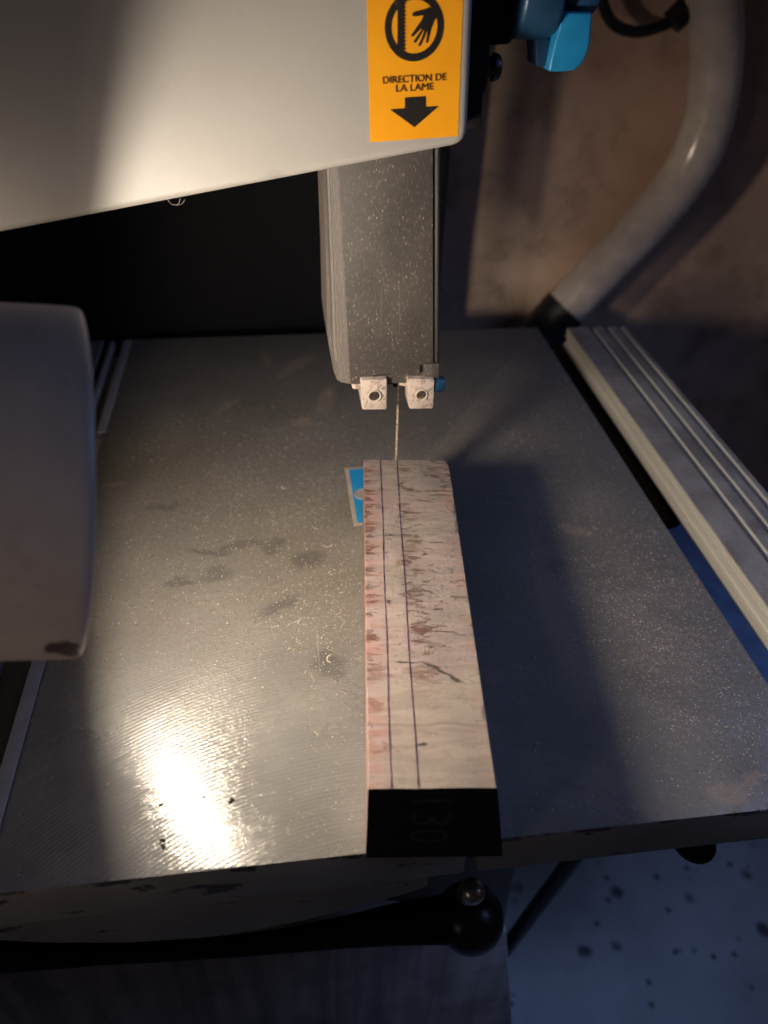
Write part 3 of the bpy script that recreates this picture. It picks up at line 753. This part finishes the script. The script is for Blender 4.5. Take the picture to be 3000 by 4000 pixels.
# faint pencilled number on the front end, written sideways
vs, fs = text_mesh('130', 0)
x0 = min(v.x for v in vs); x1 = max(v.x for v in vs)
wm = MB(); wm.add([Vector((.055 + v.y*.075, -.0006, .142 - (v.x-x0)/(x1-x0)*.105)) for v in vs], fs)
obj('pencil_number', wm, simple('pale_pencil', (0.012,0.0105,0.0098), .6), blk, smooth=False)

# ------------------------------------------------------------------ lamp on the left
lamp = empty('work_lamp', LAMP_C - LAMP_N*.55 - Vector((0,0,.12)), 'grey enamelled work lamp with a chipped rim left of the blade', 'lamp')
RR = .1945
t, g = shade_material()
chipc = LAMP_C + VIEWL*0
def rim_pt(px, py):
    dv = (py - 1890)/F*.87; return EYE + ray(px, py)*((.87 - .96*math.sqrt(max(0, .186**2 - dv*dv)))/F)
dn = Vector((0,0,-1)); 
chip = rim_pt(256, 2466)
near = rim_pt(60, 2250)
msk = t.spots([(chip, (.018,.05,.016)), (rim_pt(286,2496), (.010,.05,.020))], .5, 60, .15)
dots = t.spots([(rim_pt(167,2232), (.0035,.02,.0035)), (rim_pt(110,2240), (.002,.02,.002)), (rim_pt(150,1245), (.004,.03,.0025))], .4, 60, .4)
g = t.mix(t.math('MAXIMUM', msk, t.math('MULTIPLY', dots, .8)), g, (0.055,0.032,0.022))
t.set(Base_Color=g, Roughness=.42); t.bump(t.math('SUBTRACT', t.noise(40, 3), t.math('MULTIPLY', msk, 1.5)), .15, .004)
M['shade'] = t.m
def axis_pt(h): return LAMP_C + LAMP_N*h
sh = MB().lathe(LAMP_C, LAMP_N, [(-.0035,RR-.0085),(.0003,RR-.0072),(.0012,RR-.005),(.0006,RR-.003),(-.002,RR-.0014),(-.006,RR-.0004),(-.014,RR-.0004),(-.05,RR-.0022),(-.15,RR-.009),(-.25,RR-.021),(-.33,RR-.050),(-.43,.085),(-.46,.05),(-.52,.045),(-.55,.02),
                                (-.549,.016),(-.515,.04),(-.452,.044),(-.42,.078),(-.325,RR-.057),(-.25,RR-.031),(-.15,RR-.019),(-.05,RR-.0135)], 96, closed_prof=True)
shade = obj('lamp_shade', sh, M['shade'], lamp, ang=50)
rf = MB().lathe(LAMP_C, LAMP_N, [(-.006,RR-.009),(-.05,RR-.0155),(-.10,RR-.026),(-.16,RR-.046),(-.23,.115),(-.29,.080),(-.31,.05),(-.31,.0485),(-.289,.0785),(-.229,.1135),(-.159,RR-.0475),(-.10,RR-.0275),(-.05,RR-.017)], 72, closed_prof=True)
obj('reflector', rf, simple('white_reflector', (0.90,0.88,0.84), .40, .0, .02, 10, 0), lamp, ang=60)
BR = .062
be = NT('lit_bulb_glass'); be.set(Base_Color=(1,.9,.8))
be.b.inputs['Emission Color'].default_value = (1.0, 0.86, 0.71, 1); be.b.inputs['Emission Strength'].default_value = BULB_STRENGTH
bc = axis_pt(-.045)
BR = .066
bulb = obj('bulb', MB().lathe(axis_pt(-.036), LAMP_N, [(-.010,0),(-.010,BR),(-.004,BR),(.003,BR*.93),(.008,BR*.72),(.011,BR*.4),(.012,0)], 40), be.m, lamp, ang=80)
obj('bulb_cone', MB().lathe(axis_pt(-.048), LAMP_N, [(.001,BR+.003),(-.03,BR-.004),(-.11,.080),(-.16,.045),(-.26,.040),(-.26,0),(.001,0)], 40), M['chrome'], lamp, ang=50)
gp0 = axis_pt(-.54)
obj('lamp_neck', MB().tube(spline([gp0, axis_pt(-.66), axis_pt(-.74)+Vector((-.02,.04,.0)), Vector((-1.06,.98,.46)), Vector((-1.05,1.08,.44))], 8), .018, 16), M['black'], lamp)

# ------------------------------------------------------------------ hose and cable by the wall
hp = spline([(1.15,2.56,1.15),(1.255,2.56,.90),(1.325,2.56,.76),(1.366,2.56,.64),(1.392,2.56,.49),(1.375,2.56,.345),(1.297,2.56,.196),(1.175,2.56,.034),(1.085,2.56,-.083),(.98,2.55,-.213),(.85,2.5,-.37),(.6,2.4,-.75)], 8)
hose = obj('dust_hose', MB().tube(hp, .079, 32), M['grey_hose'], org=(.6,2.4,-.75), ang=80)
tag(hose, 'thick grey dust hose curving down the brown wall behind the saw', 'hose')
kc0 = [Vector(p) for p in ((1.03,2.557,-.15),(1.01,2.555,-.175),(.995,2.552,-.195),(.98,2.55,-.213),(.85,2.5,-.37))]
obj('hose_dark_end', MB().tube(spline(kc0, 5), [.084]*21, 32), M['cable'], hose, ang=60)  # black sleeve added to darken the hose end, in place of shade
cp = spline([(.90,2.62,1.0),(.967,2.6,.823),(1.0216,2.6,.736),(1.1045,2.6,.708),(1.1965,2.6,.7285),(1.259,2.6,.766),(1.30,2.6,.83),(1.32,2.62,1.0)], 8)
cb = obj('hanging_cable', MB().tube(cp, .0165, 16).tube([(1.205,2.58,.735),(1.27,2.58,.80)], .036, 16), M['cable'], org=(1.10,2.6,.69), ang=80)
tag(cb, 'black cable hanging in a loop against the brown wall', 'cable')
# dark cabinet added behind the saw to make that area dark
back_box = MB().box((-2.4, 2.28, -2.5), (.50, 2.66, 1.6))
dk = obj('black_backdrop', back_box, M['black'], org=(-.95,2.47,-2.5), bevel=.02)
tag(dk, 'plain black cabinet added to make the dark area behind the saw', 'backdrop')

# ------------------------------------------------------------------ sawdust, shavings and crumbs
def onblock(x, y):
    d = Vector((x, y)) - Vector((BO.x, BO.y)); c, s_ = math.cos(-yaw), math.sin(-yaw)
    u = d.x*c - d.y*s_; v = d.x*s_ + d.y*c
    return -.004 < u < .205 and -.01 < v < L+.004
sd = MB()
def fleck(x, y, z, l, wd, h):
    a = random.random()*6.283; ca, sa = math.cos(a), math.sin(a)
    p = [(-l, -wd*random.uniform(.4,1)), (l*random.uniform(.6,1), -wd*random.uniform(.2,1)), (l, wd*random.uniform(.3,1)), (-l*random.uniform(.4,1), wd)]
    base = [Vector((x + q[0]*ca - q[1]*sa, y + q[0]*sa + q[1]*ca, z)) for q in p]
    t1 = Vector((x + random.uniform(-.5,.5)*l, y + random.uniform(-.5,.5)*wd, z + h))
    sd.add(base + [t1], [(0,1,4),(1,2,4),(2,3,4),(3,0,4)])
def dens(x, y):
    d = .06 + .45*math.exp(-((x-.05)**2/.016 + (y-.93)**2/.022)) + (.62 if x > .3 else 0)*math.exp(-((x-.64)**2/.035 + (y-.82)**2/.10)) + .22*math.exp(-((x+.05)**2/.08 + (y-1.25)**2/.06))
    if x < .0 and y < .85: d *= .22
    if y > 1.7: d *= .5
    return d
cnt = 0
while cnt < 14000:
    x, y = random.uniform(-.43, XR-.006), random.uniform(YF+.006, 1.9)
    if random.random() > dens(x, y) or onblock(x, y): continue
    s_ = random.choice((.0005,.0006,.0007,.0008,.0009,.0013)); cnt += 1
    fleck(x, y, .0004, s_*random.uniform(.8,1.5), s_*random.uniform(.5,.9), s_*random.uniform(.5,1.1))
def shaving(x, y, l, curl, wdt):
    a = random.random()*6.283; n = 10; pts = []
    px, py = x, y
    for i in range(n):
        pts.append(Vector((px, py, .0012 + .0012*math.sin(i*.9)))); px += math.cos(a)*l/n; py += math.sin(a)*l/n
        a += curl/n + random.uniform(-.25,.25)
    L_ = []; R_ = []
    for i, p in enumerate(pts):
        tg = (pts[min(i+1,n-1)] - pts[max(i-1,0)]).normalized(); nr = Vector((-tg.y, tg.x, .25))*wdt*(.3 + .7*math.sin(math.pi*(i+.5)/n))
        L_.append(p+nr); R_.append(p-nr)
    sd.loops([L_, R_], False, False, closed=False)
for _ in range(9):
    x, y = random.gauss(.0,.13), random.gauss(.98,.2)
    if onblock(x, y) or not (YF+.03 < y < 1.8 and -.38 < x < .72): continue
    shaving(x, y, random.uniform(.015,.05), random.uniform(-2.2,2.2), random.uniform(.0003,.0006))
for (px, py, l) in ((1255,2130,.03),(1225,2665,.022),(640,2790,.012),(1240,2880,.014),(1100,1900,.02),(1330,2450,.035),(1300,2560,.03)):
    p = onz(px, py); shaving(p.x, p.y, l, random.uniform(1,2.4), .0011)
o = obj('sawdust', sd, M['dust'], org=(.15,1.0,0), smooth=False); tag(o, 'fine pale sawdust and curled shavings scattered over the saw table', 'sawdust', kind='stuff')
sd = MB()
for (px, py, s_) in ((634,3283,.0042),(638,3306,.0040),(626,3294,.0016),(904,3130,.0052),(770,3110,.0022),(796,3115,.0026),(628,3145,.003),(590,3060,.0012)):
    p = onz(px, py); fleck(p.x, p.y, .0005, s_, s_*.7, s_*.7)
o = obj('dark_crumbs', sd, M['crumb'], org=(-.15,.6,0), smooth=False); tag(o, 'few dark crumbs on the bright front corner of the table', 'crumbs', kind='stuff')
# a curl of fluff caught under the housing edge
fc = MB()
for pts in (((655,780),(668,796),(690,801),(712,795),(722,780)), ((690,801),(700,790),(704,775))):
    fc.tube(spline([ony(px, py, 1.175) for px, py in pts], 5), .00026, 6)
o = obj('wood_fibre', fc, M['dust'], org=ony(690,800,1.175)); tag(o, 'thin pale curl of fibre hanging from the white housing edge', 'fibre')
